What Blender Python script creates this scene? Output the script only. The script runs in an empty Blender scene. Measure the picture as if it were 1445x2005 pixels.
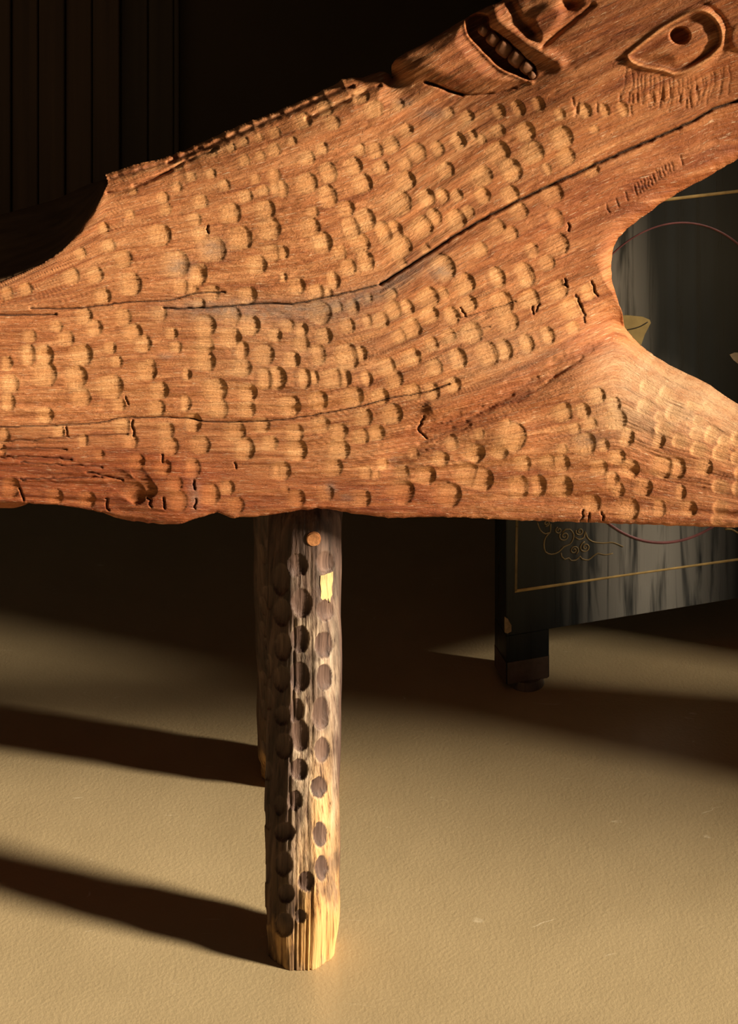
import bpy, bmesh, math, random
import numpy as np
from mathutils import Vector, Matrix

# ------------------------------------------------------------------ camera, world, sun
SC = bpy.context.scene
F, VH, H = 4460.0, -1212.0, 1.342           # focal length in px, horizon row, eye height (m)
CX = 722.5
cam_d = bpy.data.cameras.new('camera'); cam = bpy.data.objects.new('camera', cam_d)
SC.collection.objects.link(cam); SC.camera = cam
cam.location = (0, 0, H); cam.rotation_euler = (math.radians(90), 0, 0)
cam_d.sensor_fit = 'AUTO'; cam_d.sensor_width = 36.0
cam_d.lens = F / 2005.0 * 36.0
cam_d.shift_y = -(1002.5 - VH) / 2005.0
cam_d.clip_start = 0.05; cam_d.clip_end = 50

world = bpy.data.worlds.new('world'); SC.world = world; world.use_nodes = True
bg = world.node_tree.nodes['Background']
bg.inputs[0].default_value = (1.0, 0.86, 0.70, 1); bg.inputs[1].default_value = 0.035

SUN_AZ, SUN_EL = math.radians(16.5), math.radians(19.5)
SDIR = Vector((math.cos(SUN_EL)*math.cos(SUN_AZ), -math.cos(SUN_EL)*math.sin(SUN_AZ), math.sin(SUN_EL)))
sun_d = bpy.data.lights.new('low_sun', 'SUN'); sun = bpy.data.objects.new('low_sun', sun_d)
SC.collection.objects.link(sun)
sun.rotation_euler = SDIR.to_track_quat('Z', 'Y').to_euler(); sun.location = SDIR*4
sun_d.energy = 11.5; sun_d.angle = math.radians(7.5); sun_d.color = (1.0, 0.85, 0.65)

SC.view_settings.view_transform = 'Standard'; SC.view_settings.look = 'None'
SC.view_settings.gamma = 1.0; SC.view_settings.use_curve_mapping = False
SC.view_settings.exposure = 0.0

rng = np.random.default_rng(7); random.seed(7)
C = SC.collection

def unproj(u, v, D):
    return ((np.asarray(u)-CX)*D/F, D+0*np.asarray(u), H-(np.asarray(v)-VH)*D/F)
def P3(u, v, D):
    return Vector(((u-CX)*D/F, D, H-(v-VH)*D/F))

# ------------------------------------------------------------------ material helpers
class NT:
    def __init__(s, name):
        s.m = bpy.data.materials.new(name); s.m.use_nodes = True
        s.t = s.m.node_tree; s.n = s.t.nodes; s.b = s.n['Principled BSDF']
    def add(s, typ, **kw):
        n = s.n.new(typ)
        for k, v in kw.items():
            if isinstance(k, str) and k.startswith('i_'):
                n.inputs[k[2:]].default_value = v
            else:
                setattr(n, k, v)
        return n
    def link(s, a, b): s.t.links.new(a, b)
    def val(s, x):
        return x
    def noise(s, vec, scale, detail=4, rough=0.55, dist=0.0):
        n = s.add('ShaderNodeTexNoise'); n.inputs['Scale'].default_value = scale
        n.inputs['Detail'].default_value = detail; n.inputs['Roughness'].default_value = rough
        n.inputs['Distortion'].default_value = dist
        if vec is not None: s.link(vec, n.inputs['Vector'])
        return n.outputs['Fac']
    def mapping(s, vec, scale=(1, 1, 1), loc=(0, 0, 0)):
        n = s.add('ShaderNodeMapping'); n.inputs['Scale'].default_value = scale; n.inputs['Location'].default_value = loc
        s.link(vec, n.inputs['Vector']); return n.outputs['Vector']
    def ramp(s, fac, stops):
        n = s.add('ShaderNodeValToRGB'); e = n.color_ramp.elements
        while len(e) < len(stops): e.new(0.5)
        for i, (p, c) in enumerate(stops):
            e[i].position = p; e[i].color = c if len(c) == 4 else (*c, 1)
        s.link(fac, n.inputs['Fac']); return n.outputs['Color']
    def mix(s, fac, a, b, mode='MIX'):
        n = s.add('ShaderNodeMix', data_type='RGBA', blend_type=mode)
        for sock, x in ((n.inputs[0], fac), (n.inputs[6], a), (n.inputs[7], b)):
            if isinstance(x, (int, float)): sock.default_value = x
            elif isinstance(x, tuple): sock.default_value = x if len(x) == 4 else (*x, 1)
            else: s.link(x, sock)
        return n.outputs[2]
    def math(s, op, a, b=0.0, clamp=False):
        n = s.add('ShaderNodeMath', operation=op, use_clamp=clamp)
        for sock, x in ((n.inputs[0], a), (n.inputs[1], b)):
            if isinstance(x, (int, float)): sock.default_value = x
            else: s.link(x, sock)
        return n.outputs[0]
    def bump(s, h, strength, dist, normal=None):
        n = s.add('ShaderNodeBump'); n.inputs['Strength'].default_value = strength; n.inputs['Distance'].default_value = dist
        s.link(h, n.inputs['Height'])
        if normal is not None: s.link(normal, n.inputs['Normal'])
        return n.outputs['Normal']
    def set(s, **kw):
        for k, v in kw.items():
            sock = s.b.inputs[k.replace('_', ' ')]
            if isinstance(v, (int, float)): sock.default_value = v
            elif isinstance(v, tuple): sock.default_value = v if len(v) == 4 else (*v, 1)
            else: s.link(v, sock)

def simple(name, col, rough=0.6, var=0.15, scale=40.0, bump=0.0, spec=0.3, stretch=(1, 1, 1)):
    k = NT(name); tc = k.add('ShaderNodeTexCoord').outputs['Object']
    vec = k.mapping(tc, stretch)
    nz = k.noise(vec, scale, 5)
    lo = tuple(c*(1-var) for c in col); hi = tuple(min(1, c*(1+var)) for c in col)
    k.set(Base_Color=k.ramp(nz, [(0.3, lo), (0.7, hi)]), Roughness=rough, Specular_IOR_Level=spec)
    if bump: k.set(Normal=k.bump(nz, bump, 0.001))
    return k.m

# --- carved wood of the bench
def wood_carved():
    k = NT('carved_wood')
    g = k.add('ShaderNodeAttribute', attribute_name='grain').outputs['Vector']
    ma = k.add('ShaderNodeAttribute', attribute_name='mask'); sep = k.add('ShaderNodeSeparateColor'); k.link(ma.outputs['Color'], sep.inputs[0])
    mb = k.add('ShaderNodeAttribute', attribute_name='tone'); sepb = k.add('ShaderNodeSeparateColor'); k.link(mb.outputs['Color'], sepb.inputs[0])
    gouge, grey, red = sep.outputs[0], sep.outputs[1], sep.outputs[2]
    crack, pale = sepb.outputs[0], sepb.outputs[1]
    s1 = k.noise(k.mapping(g, (0.7, 9, 1)), 1.0, 6, 0.6, 0.6)
    s2 = k.noise(k.mapping(g, (2.2, 42, 1), (3, 7, 0)), 1.0, 4, 0.65, 0.4)
    blot = k.noise(k.mapping(g, (0.9, 1.6, 1), (11, 2, 0)), 1.0, 4)
    cross = k.noise(k.mapping(g, (38, 1.6, 1), (1, 5, 0)), 1.0, 2)
    base = k.ramp(s1, [(0.28, (0.25, 0.072, 0.023)), (0.48, (0.44, 0.165, 0.058)), (0.75, (0.67, 0.325, 0.138))])
    inner = k.ramp(s1, [(0.25, (0.53, 0.235, 0.083)), (0.5, (0.66, 0.33, 0.133)), (0.8, (0.77, 0.45, 0.212))])
    col = k.mix(k.math('MULTIPLY', gouge, 0.85), base, inner)
    fib = k.ramp(s2, [(0.32, (0.52, 0.45, 0.40)), (0.50, (1, 1, 1)), (0.78, (1.16, 1.13, 1.08))])
    col = k.mix(0.8, col, fib, 'MULTIPLY')
    crs = k.ramp(cross, [(0.35, (0.92, 0.90, 0.88)), (0.6, (1.04, 1.04, 1.03))])
    col = k.mix(k.math('MULTIPLY', gouge, 0.7), col, k.mix(1.0, col, crs, 'MULTIPLY'))
    bl = k.ramp(blot, [(0.35, (0.84, 0.74, 0.64)), (0.6, (1.05, 1.04, 1.02))])
    col = k.mix(0.6, col, bl, 'MULTIPLY')
    col = k.mix(k.math('MULTIPLY', red, 0.9), col, k.mix(1.0, col, (0.60, 0.35, 0.22), 'MULTIPLY'))
    col = k.mix(k.math('MULTIPLY', pale, 0.6), col, (0.55, 0.375, 0.215))
    col = k.mix(k.math('MULTIPLY', grey, 0.62), col, (0.21, 0.175, 0.145))
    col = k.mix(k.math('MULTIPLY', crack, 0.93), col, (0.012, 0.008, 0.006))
    fl = k.noise(k.mapping(g, (5, 60, 1), (8, 3, 0)), 1.0, 3, 0.6, 0.5)
    fm = k.math('MULTIPLY', k.ramp(fl, [(0.60, (0,)*3), (0.70, (1,)*3)]), k.math('SUBTRACT', 0.55, k.math('MULTIPLY', gouge, 0.4)))
    col = k.mix(k.math('MULTIPLY', fm, k.math('SUBTRACT', 1.0, crack)), col, (0.78, 0.56, 0.35))
    n1 = k.bump(s2, 0.55, 0.0011)
    n2 = k.bump(k.noise(k.mapping(g, (11, 34, 1), (5, 1, 0)), 1.0, 5, 0.65, 0.8), 0.8, 0.0014, n1)
    n3 = k.bump(k.math('MULTIPLY', cross, gouge), 0.12, 0.0008, n2)
    n3 = k.bump(fl, 0.6, 0.0012, n3)
    k.set(Base_Color=col, Roughness=0.58, Specular_IOR_Level=0.28, Normal=n3)
    return k.m

def wood_leg():
    k = NT('leg_wood')
    tc = k.add('ShaderNodeTexCoord').outputs['Object']
    ma = k.add('ShaderNodeAttribute', attribute_name='mask'); sep = k.add('ShaderNodeSeparateColor'); k.link(ma.outputs['Color'], sep.inputs[0])
    gouge, worn_lit_m, gold = sep.outputs[0], sep.outputs[1], sep.outputs[2]
    gr = k.noise(k.mapping(tc, (330, 330, 7)), 1.0, 4, 0.65, 0.3)
    gr2 = k.noise(k.mapping(tc, (120, 120, 9), (4, 2, 1)), 1.0, 5, 0.6, 0.3)
    bl = k.noise(k.mapping(tc, (45, 45, 22)), 1.0, 4)
    dark = k.ramp(gr2, [(0.32, (0.018, 0.010, 0.008)), (0.55, (0.085, 0.049, 0.036)), (0.8, (0.20, 0.125, 0.09))])  # patina, darkened further to paint shade on the unlit facets
    worn_lit = k.ramp(gr, [(0.33, (0.15, 0.09, 0.058)), (0.5, (0.50, 0.37, 0.25)), (0.7, (0.68, 0.55, 0.40))])
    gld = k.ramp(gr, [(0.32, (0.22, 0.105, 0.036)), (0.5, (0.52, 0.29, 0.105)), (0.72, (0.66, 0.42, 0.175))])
    wm = k.math('MULTIPLY', worn_lit_m, k.ramp(bl, [(0.40, (0.15,)*3), (0.58, (1,)*3)]))
    col = k.mix(wm, dark, worn_lit)
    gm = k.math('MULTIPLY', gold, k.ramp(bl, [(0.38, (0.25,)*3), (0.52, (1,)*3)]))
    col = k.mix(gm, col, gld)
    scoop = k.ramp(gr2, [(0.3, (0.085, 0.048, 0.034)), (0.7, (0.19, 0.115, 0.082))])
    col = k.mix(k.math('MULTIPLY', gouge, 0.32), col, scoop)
    crk = k.ramp(gr, [(0.30, (0.25, 0.2, 0.18)), (0.42, (1, 1, 1))])
    col = k.mix(0.75, col, crk, 'MULTIPLY')
    n = k.bump(gr, 0.7, 0.0016); n = k.bump(gr2, 0.3, 0.001, n)
    k.set(Base_Color=col, Roughness=0.6, Specular_IOR_Level=0.25, Normal=n)
    return k.m

def floor_mat():
    k = NT('polished_floor')
    tc = k.add('ShaderNodeTexCoord').outputs['Object']
    big = k.noise(tc, 2.2, 3); med = k.noise(tc, 14, 4)
    col = k.ramp(big, [(0.3, (0.41, 0.315, 0.175)), (0.7, (0.475, 0.37, 0.21))])
    col = k.mix(0.35, col, k.ramp(med, [(0.35, (0.86, 0.85, 0.83)), (0.65, (1.06, 1.06, 1.06))]), 'MULTIPLY')
    # thin pale scuffs
    w = k.noise(k.mapping(tc, (5, 26, 1), (0.3, 0.8, 0)), 1.0, 2, 0.5, 0.5)
    line = k.math('SUBTRACT', 1.0, k.math('MULTIPLY', k.math('ABSOLUTE', k.math('SUBTRACT', w, 0.52)), 260.0), True)
    brk = k.ramp(k.noise(k.mapping(tc, (30, 30, 1), (2, 6, 0)), 1.0, 3), [(0.60, (0,)*3), (0.68, (1,)*3)])
    col = k.mix(k.math('MULTIPLY', k.math('MULTIPLY', line, brk), 0.6), col, (0.80, 0.70, 0.50))
    peel = k.noise(tc, 300, 3, 0.55)
    peel2 = k.noise(tc, 70, 3, 0.5)
    n = k.bump(peel, 0.42, 0.0008); n = k.bump(peel2, 0.06, 0.003, n)
    k.set(Base_Color=col, Roughness=0.20, Specular_IOR_Level=0.42, Normal=n)
    return k.m

def lacquer_mat():
    k = NT('black_lacquer')
    tc = k.add('ShaderNodeTexCoord').outputs['Object']
    brush = k.noise(k.mapping(tc, (90, 90, 3.0)), 1.0, 5, 0.6)
    bl = k.noise(k.mapping(tc, (6, 6, 4), (3, 1, 0)), 1.0, 4)
    col = k.mix(k.ramp(bl, [(0.42, (0,)*3), (0.68, (1,)*3)]), (0.007, 0.011, 0.014), (0.020, 0.024, 0.025))
    col = k.mix(0.6, col, k.ramp(brush, [(0.35, (0.6,)*3), (0.65, (1.4,)*3)]), 'MULTIPLY')
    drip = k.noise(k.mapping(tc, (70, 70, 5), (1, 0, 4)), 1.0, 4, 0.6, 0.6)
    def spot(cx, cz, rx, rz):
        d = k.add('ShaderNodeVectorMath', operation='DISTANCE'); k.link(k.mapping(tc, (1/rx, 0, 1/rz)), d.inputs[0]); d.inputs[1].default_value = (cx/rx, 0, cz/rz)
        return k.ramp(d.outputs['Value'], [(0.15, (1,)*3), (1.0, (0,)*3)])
    sheen_wear = k.math('MAXIMUM', spot(0.158, 0.115, 0.105, 0.22), spot(0.115, 0.36, 0.055, 0.22))  # grey patches: worn lacquer with the panel's sheen painted into the colour
    sheen_wear = k.math('MULTIPLY', sheen_wear, k.ramp(drip, [(0.34, (0.12,)*3), (0.5, (1,)*3)]))
    col = k.mix(k.math('MULTIPLY', sheen_wear, 0.85), col, (0.30, 0.29, 0.26))
    ro = k.ramp(brush, [(0.3, (0.22,)*3), (0.7, (0.40,)*3)])
    n = k.bump(brush, 0.12, 0.0008)
    k.set(Base_Color=col, Roughness=ro, Specular_IOR_Level=0.38, Normal=n)
    return k.m

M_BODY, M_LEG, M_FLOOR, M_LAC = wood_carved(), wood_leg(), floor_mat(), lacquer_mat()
M_PEG = simple('peg_end_grain', (0.50, 0.22, 0.085), 0.6, 0.3, 400, 0.3)
M_SPLIT = simple('fresh_split_wood', (0.50, 0.31, 0.125), 0.6, 0.4, 1.0, 0.3, stretch=(500, 500, 60))
M_TOOTH = simple('tooth_wood', (0.20, 0.085, 0.038), 0.6, 0.3, 160, 0.4)
M_SEAT = simple('seat_wood', (0.16, 0.085, 0.04), 0.6, 0.35, 1.0, 0.35, stretch=(12, 60, 60))
M_GOLD = simple('gold_paint', (0.46, 0.32, 0.12), 0.45, 0.3, 60)
M_GOLDD = simple('faded_gold_paint', (0.20, 0.145, 0.065), 0.5, 0.3, 60)
M_PINK = simple('faded_red_paint', (0.20, 0.075, 0.075), 0.5, 0.3, 60)
M_CUP = simple('ochre_paint', (0.40, 0.30, 0.12), 0.55, 0.2, 60)
M_CUPE = simple('dark_outline_paint', (0.05, 0.04, 0.025), 0.55, 0.2, 60)
M_CREAM = simple('cream_paint', (0.48, 0.38, 0.27), 0.55, 0.2, 60)
M_CAP = simple('foot_cap_metal', (0.115, 0.078, 0.058), 0.5, 0.3, 60, 0.3)
M_GLIDE = simple('glide_metal', (0.10, 0.075, 0.055), 0.3, 0.3, 60)
M_WORN = simple('chipped_lacquer', (0.32, 0.22, 0.12), 0.7, 0.3, 200)
M_WALL = simple('dark_plaster', (0.045, 0.030, 0.019), 0.85, 0.15, 4)
M_BOARD = simple('dark_board', (0.062, 0.034, 0.021), 0.6, 0.3, 1.0, 0.2, stretch=(60, 60, 2))
M_BOARD2 = simple('darker_board', (0.040, 0.026, 0.018), 0.6, 0.3, 1.0, 0.2, stretch=(60, 60, 2))
M_JAMB = simple('pale_wall', (0.30, 0.24, 0.17), 0.8, 0.1, 4)

# ------------------------------------------------------------------ object helpers
def link(name, me, mat, parent=None, smooth=True):
    o = bpy.data.objects.new(name, me); C.objects.link(o)
    if mat is not None: me.materials.append(mat)
    if parent is not None: o.parent = parent
    if smooth: me.shade_smooth()
    return o
def mesh_np(name, co, quads, tris=None):
    me = bpy.data.meshes.new(name); co = np.asarray(co, np.float32)
    tris = np.zeros((0, 3), np.int32) if tris is None else np.asarray(tris, np.int32)
    quads = np.asarray(quads, np.int32).reshape(-1, 4)
    me.vertices.add(len(co)); me.vertices.foreach_set('co', co.ravel())
    loops = np.concatenate([quads.ravel(), tris.ravel()])
    me.loops.add(len(loops)); me.loops.foreach_set('vertex_index', loops)
    n = len(quads)+len(tris)
    st = np.concatenate([np.arange(len(quads))*4, len(quads)*4+np.arange(len(tris))*3]).astype(np.int32)
    me.polygons.add(n); me.polygons.foreach_set('loop_start', st)
    me.update(calc_edges=True); me.validate()
    return me
def attr_color(me, name, arr):
    a = me.attributes.new(name, 'FLOAT_COLOR', 'POINT')
    a.data.foreach_set('color', np.asarray(arr, np.float32).ravel())
def attr_vec(me, name, arr):
    a = me.attributes.new(name, 'FLOAT_VECTOR', 'POINT')
    a.data.foreach_set('vector', np.asarray(arr, np.float32).ravel())
def box_mesh(name, x0, x1, y0, y1, z0, z1, bevel=0.0):
    bm = bmesh.new(); bmesh.ops.create_cube(bm, size=1.0)
    for v in bm.verts:
        v.co = Vector(((x0+x1)/2+v.co.x*(x1-x0), (y0+y1)/2+v.co.y*(y1-y0), (z0+z1)/2+v.co.z*(z1-z0)))
    if bevel: bmesh.ops.bevel(bm, geom=bm.edges[:]+bm.verts[:], offset=bevel, segments=2, affect='EDGES')
    me = bpy.data.meshes.new(name); bm.to_mesh(me); bm.free(); return me
def tag(o, label=None, cat=None, group=None, kind=None):
    if label: o['label'] = label
    if cat: o['category'] = cat
    if group: o['group'] = group
    if kind: o['kind'] = kind
    return o
def vnoise(x, y, seed=0):
    xi = np.floor(x).astype(np.int64); yi = np.floor(y).astype(np.int64)
    fx = x-xi; fy = y-yi; fx = fx*fx*(3-2*fx); fy = fy*fy*(3-2*fy)
    def h(a, b):
        n = (a*374761393 + b*668265263 + seed*974711) & 0xffffffff
        n = ((n ^ (n >> 13))*1274126177) & 0xffffffff
        return ((n ^ (n >> 16)) & 0xffff)/65535.0
    return (h(xi, yi)*(1-fx)+h(xi+1, yi)*fx)*(1-fy)+(h(xi, yi+1)*(1-fx)+h(xi+1, yi+1)*fx)*fy
def sstep(x, a, b):
    t = np.clip((x-a)/(b-a), 0, 1); return t*t*(3-2*t)
def catmull(pts, step=10.0):
    pts = [np.array(p, float) for p in pts]; out = []
    n = len(pts)
    for i in range(n-1):
        p0 = pts[max(i-1, 0)]; p1 = pts[i]; p2 = pts[i+1]; p3 = pts[min(i+2, n-1)]
        m = max(1, int(np.hypot(*(p2-p1))/step))
        for j in range(m):
            t = j/m
            out.append(0.5*((2*p1)+(-p0+p2)*t+(2*p0-5*p1+4*p2-p3)*t*t+(-p0+3*p1-3*p2+p3)*t**3))
    out.append(pts[-1]); return np.array(out)

# ------------------------------------------------------------------ the setting
def floor():
    me = box_mesh('floor', -4, 4, -0.5, 2.97, -0.05, 0.0)
    tag(link('floor', me, M_FLOOR, smooth=False), kind='structure')
floor()
YW = 2.95
wb = link('wall_back', box_mesh('wall_back', -4, 4, YW, YW+0.1, 0, 2.6), M_WALL, smooth=False); tag(wb, kind='structure')
# dark upright boards on the back wall (left of the seam)
def wx(u, Y=YW): return (u-CX)*Y/F
edges = [(-140, -85, 0), (-82, -30, 1), (-27, 24, 0), (27, 76, 1), (80, 129, 0), (132, 181, 1), (185, 236, 0), (239, 289, 2), (292, 340, 2)]
for u0, u1, kk in edges:
    y0 = YW-(0.018, 0.012, 0.006)[kk]
    b = link('board', box_mesh('board', wx(u0), wx(u1), y0, YW+0.002, 0, 2.5, 0.001), (M_BOARD, M_BOARD, M_BOARD2)[kk], wb, smooth=False)
b = link('door_post', box_mesh('door_post', wx(343), wx(352), YW-0.016, YW+0.002, 0, 2.5, 0.001), M_BOARD2, wb, smooth=False)
# unseen right-hand wall, plus two posts added to shape the low sun (outside the frame)
TA = math.tan(SUN_AZ)
def coff(u, v):             # where the sun's bearing through a floor point crosses X = 0
    D = F*H/(v-VH); return D+(u-CX)*D/F*TA
def upright(name, X, c0, c1, w, h=2.6):
    o = link(name, box_mesh(name, X, X+w, c0-X*TA, c1-X*TA, 0, h), M_JAMB, smooth=False); tag(o, kind='structure'); return o
c_main = coff(1100, 1590); c_s0, c_s1 = coff(1440, 1340), coff(1440, 1292)
upright('sun_blocker_1', 3.0, c_main, c_main+0.245, 0.10)          # added far post, gives the floor's shadow edge its wide blur
upright('sun_blocker_2', 1.36, c_main+0.05, c_s0, 0.05)          # added near post, darkens the floor up to the light streak
XW = 1.36
wr = link('wall_right', box_mesh('wall_right', XW, XW+0.08, c_s1-XW*TA, YW, 0, 2.6), M_JAMB, smooth=False); tag(wr, kind='structure')

# ------------------------------------------------------------------ the bench: outline, flow of the grain
DB = 1.955
PX = DB/F                                   # metres per pixel at the front of the bench
G_bottom = [(-700, 975), (-300, 980), (0, 984), (60, 986), (120, 990), (190, 1001), (225, 1012), (260, 1020), (310, 1026), (350, 1026), (390, 1014), (425, 1004), (440, 1008), (452, 1014), (500, 1012), (560, 1003), (610, 997), (650, 998), (700, 1006), (770, 1014), (830, 1012), (900, 1013), (1000, 1018), (1200, 1025), (1445, 1033), (1700, 1032), (2000, 1028), (2600, 1025), (3120, 1015)]
G_rend = [(3120, 1015), (3165, 980), (3170, 945), (3140, 905), (3100, 890)]
G_holeL = [(3100, 890), (2600, 905), (2100, 908), (1800, 882), (1600, 842), (1500, 812), (1445, 791), (1410, 768), (1380, 748), (1310, 714), (1262, 682), (1237, 658), (1223, 641)]
G_holeT = [(1223, 641), (1219, 615), (1206, 577), (1198, 545), (1198, 505), (1206, 474), (1226, 450), (1270, 416), (1320, 382), (1390, 344), (1445, 311), (1600, 225), (1800, 120), (2000, 30)]
G_uend = [(2000, 30), (2040, -60), (2000, -200), (1900, -330)]
G_head = [(1900, -330), (1600, -290), (1400, -200), (1250, -125), (1130, -62), (1060, -38), (1010, -14), (985, 0), (945, 18), (912, 36)]
G_chin = [(912, 36), (880, 55), (840, 80), (795, 103), (772, 119), (766, 136), (768, 152)]
G_crest = [(768, 152), (752, 141), (725, 146), (700, 153), (676, 153), (640, 173), (560, 210), (450, 254), (330, 306), (270, 321), (206, 341)]
G_saddle = [(206, 341), (211, 356), (203, 374), (192, 398), (162, 443), (140, 470), (108, 500), (60, 527), (0, 552), (-100, 578), (-300, 595), (-600, 595), (-700, 610)]
G_lend = [(-700, 610), (-722, 700), (-724, 850), (-712, 950), (-700, 975)]
GROUPS = [('bottom', G_bottom, 1.3), ('rend', G_rend, 0), ('holeL', G_holeL, .6), ('holeT', G_holeT, 1.0), ('uend', G_uend, 0),
          ('head', G_head, .8), ('chin', G_chin, .5), ('crest', G_crest, 1.2), ('saddle', G_saddle, .8), ('lend', G_lend, 0)]
LINES = {}
poly = []
for nm, g, jit in GROUPS:
    l = catmull(g, 9.0)
    if jit:
        l[1:-1] += rng.normal(0, jit*0.6, (len(l)-2, 2))
    LINES[nm] = l; poly.append(l[:-1])
poly = np.concatenate(poly)

us = np.concatenate([np.arange(-736, -20, 8.0), np.arange(-20, 1466, 2.0), np.arange(1466, 3190, 8.0)])
vs = np.concatenate([np.arange(-372, -10, 8.0), np.arange(-10, 1044, 2.0)])
U, V = np.meshgrid(us, vs)
du = np.gradient(us)[None, :]+0*U; dv = np.gradient(vs)[:, None]+0*U

def window(x0, x1, y0, y1):
    return (slice(np.searchsorted(vs, y0), np.searchsorted(vs, y1)), slice(np.searchsorted(us, x0), np.searchsorted(us, x1)))
def dist_line(line, cap, closest=False):
    d = np.full(U.shape, float(cap)); qx = np.zeros(U.shape); qy = np.zeros(U.shape)
    for a, b in zip(line[:-1], line[1:]):
        w = window(min(a[0], b[0])-cap, max(a[0], b[0])+cap, min(a[1], b[1])-cap, max(a[1], b[1])+cap)
        x = U[w]-a[0]; y = V[w]-a[1]; ex, ey = b-a
        t = np.clip((x*ex+y*ey)/(ex*ex+ey*ey+1e-9), 0, 1)
        dx = x-t*ex; dy = y-t*ey; dd = np.sqrt(dx*dx+dy*dy)
        m = dd < d[w]
        dw = d[w]; dw[m] = dd[m]
        if closest:
            a1 = qx[w]; a1[m] = (a[0]+t*ex)[m]; a2 = qy[w]; a2[m] = (a[1]+t*ey)[m]
    return (d, qx, qy) if closest else d
def inside_poly(pl):
    ins = np.zeros(U.shape, bool)
    x1, y1 = pl[:, 0], pl[:, 1]; x2, y2 = np.roll(x1, -1), np.roll(y1, -1)
    for r, v in enumerate(vs):
        vv = v+1e-4
        m = (y1 <= vv) != (y2 <= vv)
        if not m.any(): continue
        xs = np.sort(x1[m]+(vv-y1[m])/(y2[m]-y1[m])*(x2[m]-x1[m]))
        ins[r] = (np.searchsorted(xs, us) % 2) == 1
    return ins
INS = inside_poly(poly)
DIST = {}
CAP = 260
dmin = np.full(U.shape, 1e9); qx = np.zeros(U.shape); qy = np.zeros(U.shape)
for nm in LINES:
    d, a, b = dist_line(LINES[nm], CAP, True)
    DIST[nm] = d; m = d < dmin
    dmin[m] = d[m]; qx[m] = a[m]; qy[m] = b[m]
E = np.where(INS, dmin, 0.0)
# snap grid points near the outline onto it
stepm = np.maximum(du, dv)
snap = (dmin < 0.55*stepm)
US = np.where(snap, qx, U); VS = np.where(snap, qy, V)
OK = INS | snap
E[snap] = 0

# --- guide curves for the grain
def interp(tab):
    tab = np.array(tab, float); return lambda u: np.interp(u, tab[:, 0], tab[:, 1])
g0 = interp([(-700, 985), (0, 996), (350, 1014), (600, 1010), (1000, 1018), (1445, 1033), (3200, 1026)])
g1 = interp([(-700, 838), (0, 833), (100, 833), (250, 828), (400, 822), (600, 821), (720, 802), (830, 775), (950, 738), (1050, 705), (1200, 640), (1223, 645), (1310, 712), (1380, 748), (1445, 790), (1600, 842), (2000, 900), (3200, 900)])
CRACK = [(-30, 617), (60, 617), (150, 607), (250, 594), (330, 590), (440, 592), (520, 594), (600, 592), (680, 577), (745, 556), (800, 521), (850, 488), (900, 455), (960, 421), (1040, 380), (1100, 352), (1150, 329), (1220, 297), (1300, 262), (1350, 240), (1395, 214), (1445, 197)]
g2 = interp([(-700, 625)] + CRACK[1:] + [(2000, -40)])
g3 = interp([(-700, 575), (0, 505), (100, 420), (206, 341), (450, 254), (640, 173), (768, 122), (985, 0), (1250, -125), (1600, -290), (2000, -350)])
def flow(u, v):
    a, b, c, d = g0(u), g1(u), g2(u), g3(u)
    a = np.maximum(a, b+5); c = np.minimum(c, b-5); d = np.minimum(d, c-5)
    t = np.where(v >= b, 0.36*(a-v)/(a-b), np.where(v >= c, 0.36+0.30*(b-v)/(b-c), 0.66+0.34*(c-v)/(c-d)))
    return t
def slope(u, v):
    e = 14.0
    t0 = flow(u, v); tu = (flow(u+e, v)-flow(u-e, v))/(2*e); tv = (flow(u, v+3)-flow(u, v-3))/6
    return math.atan(-float(tu)/float(tv)) if abs(tv) > 1e-9 else 0.0

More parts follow.
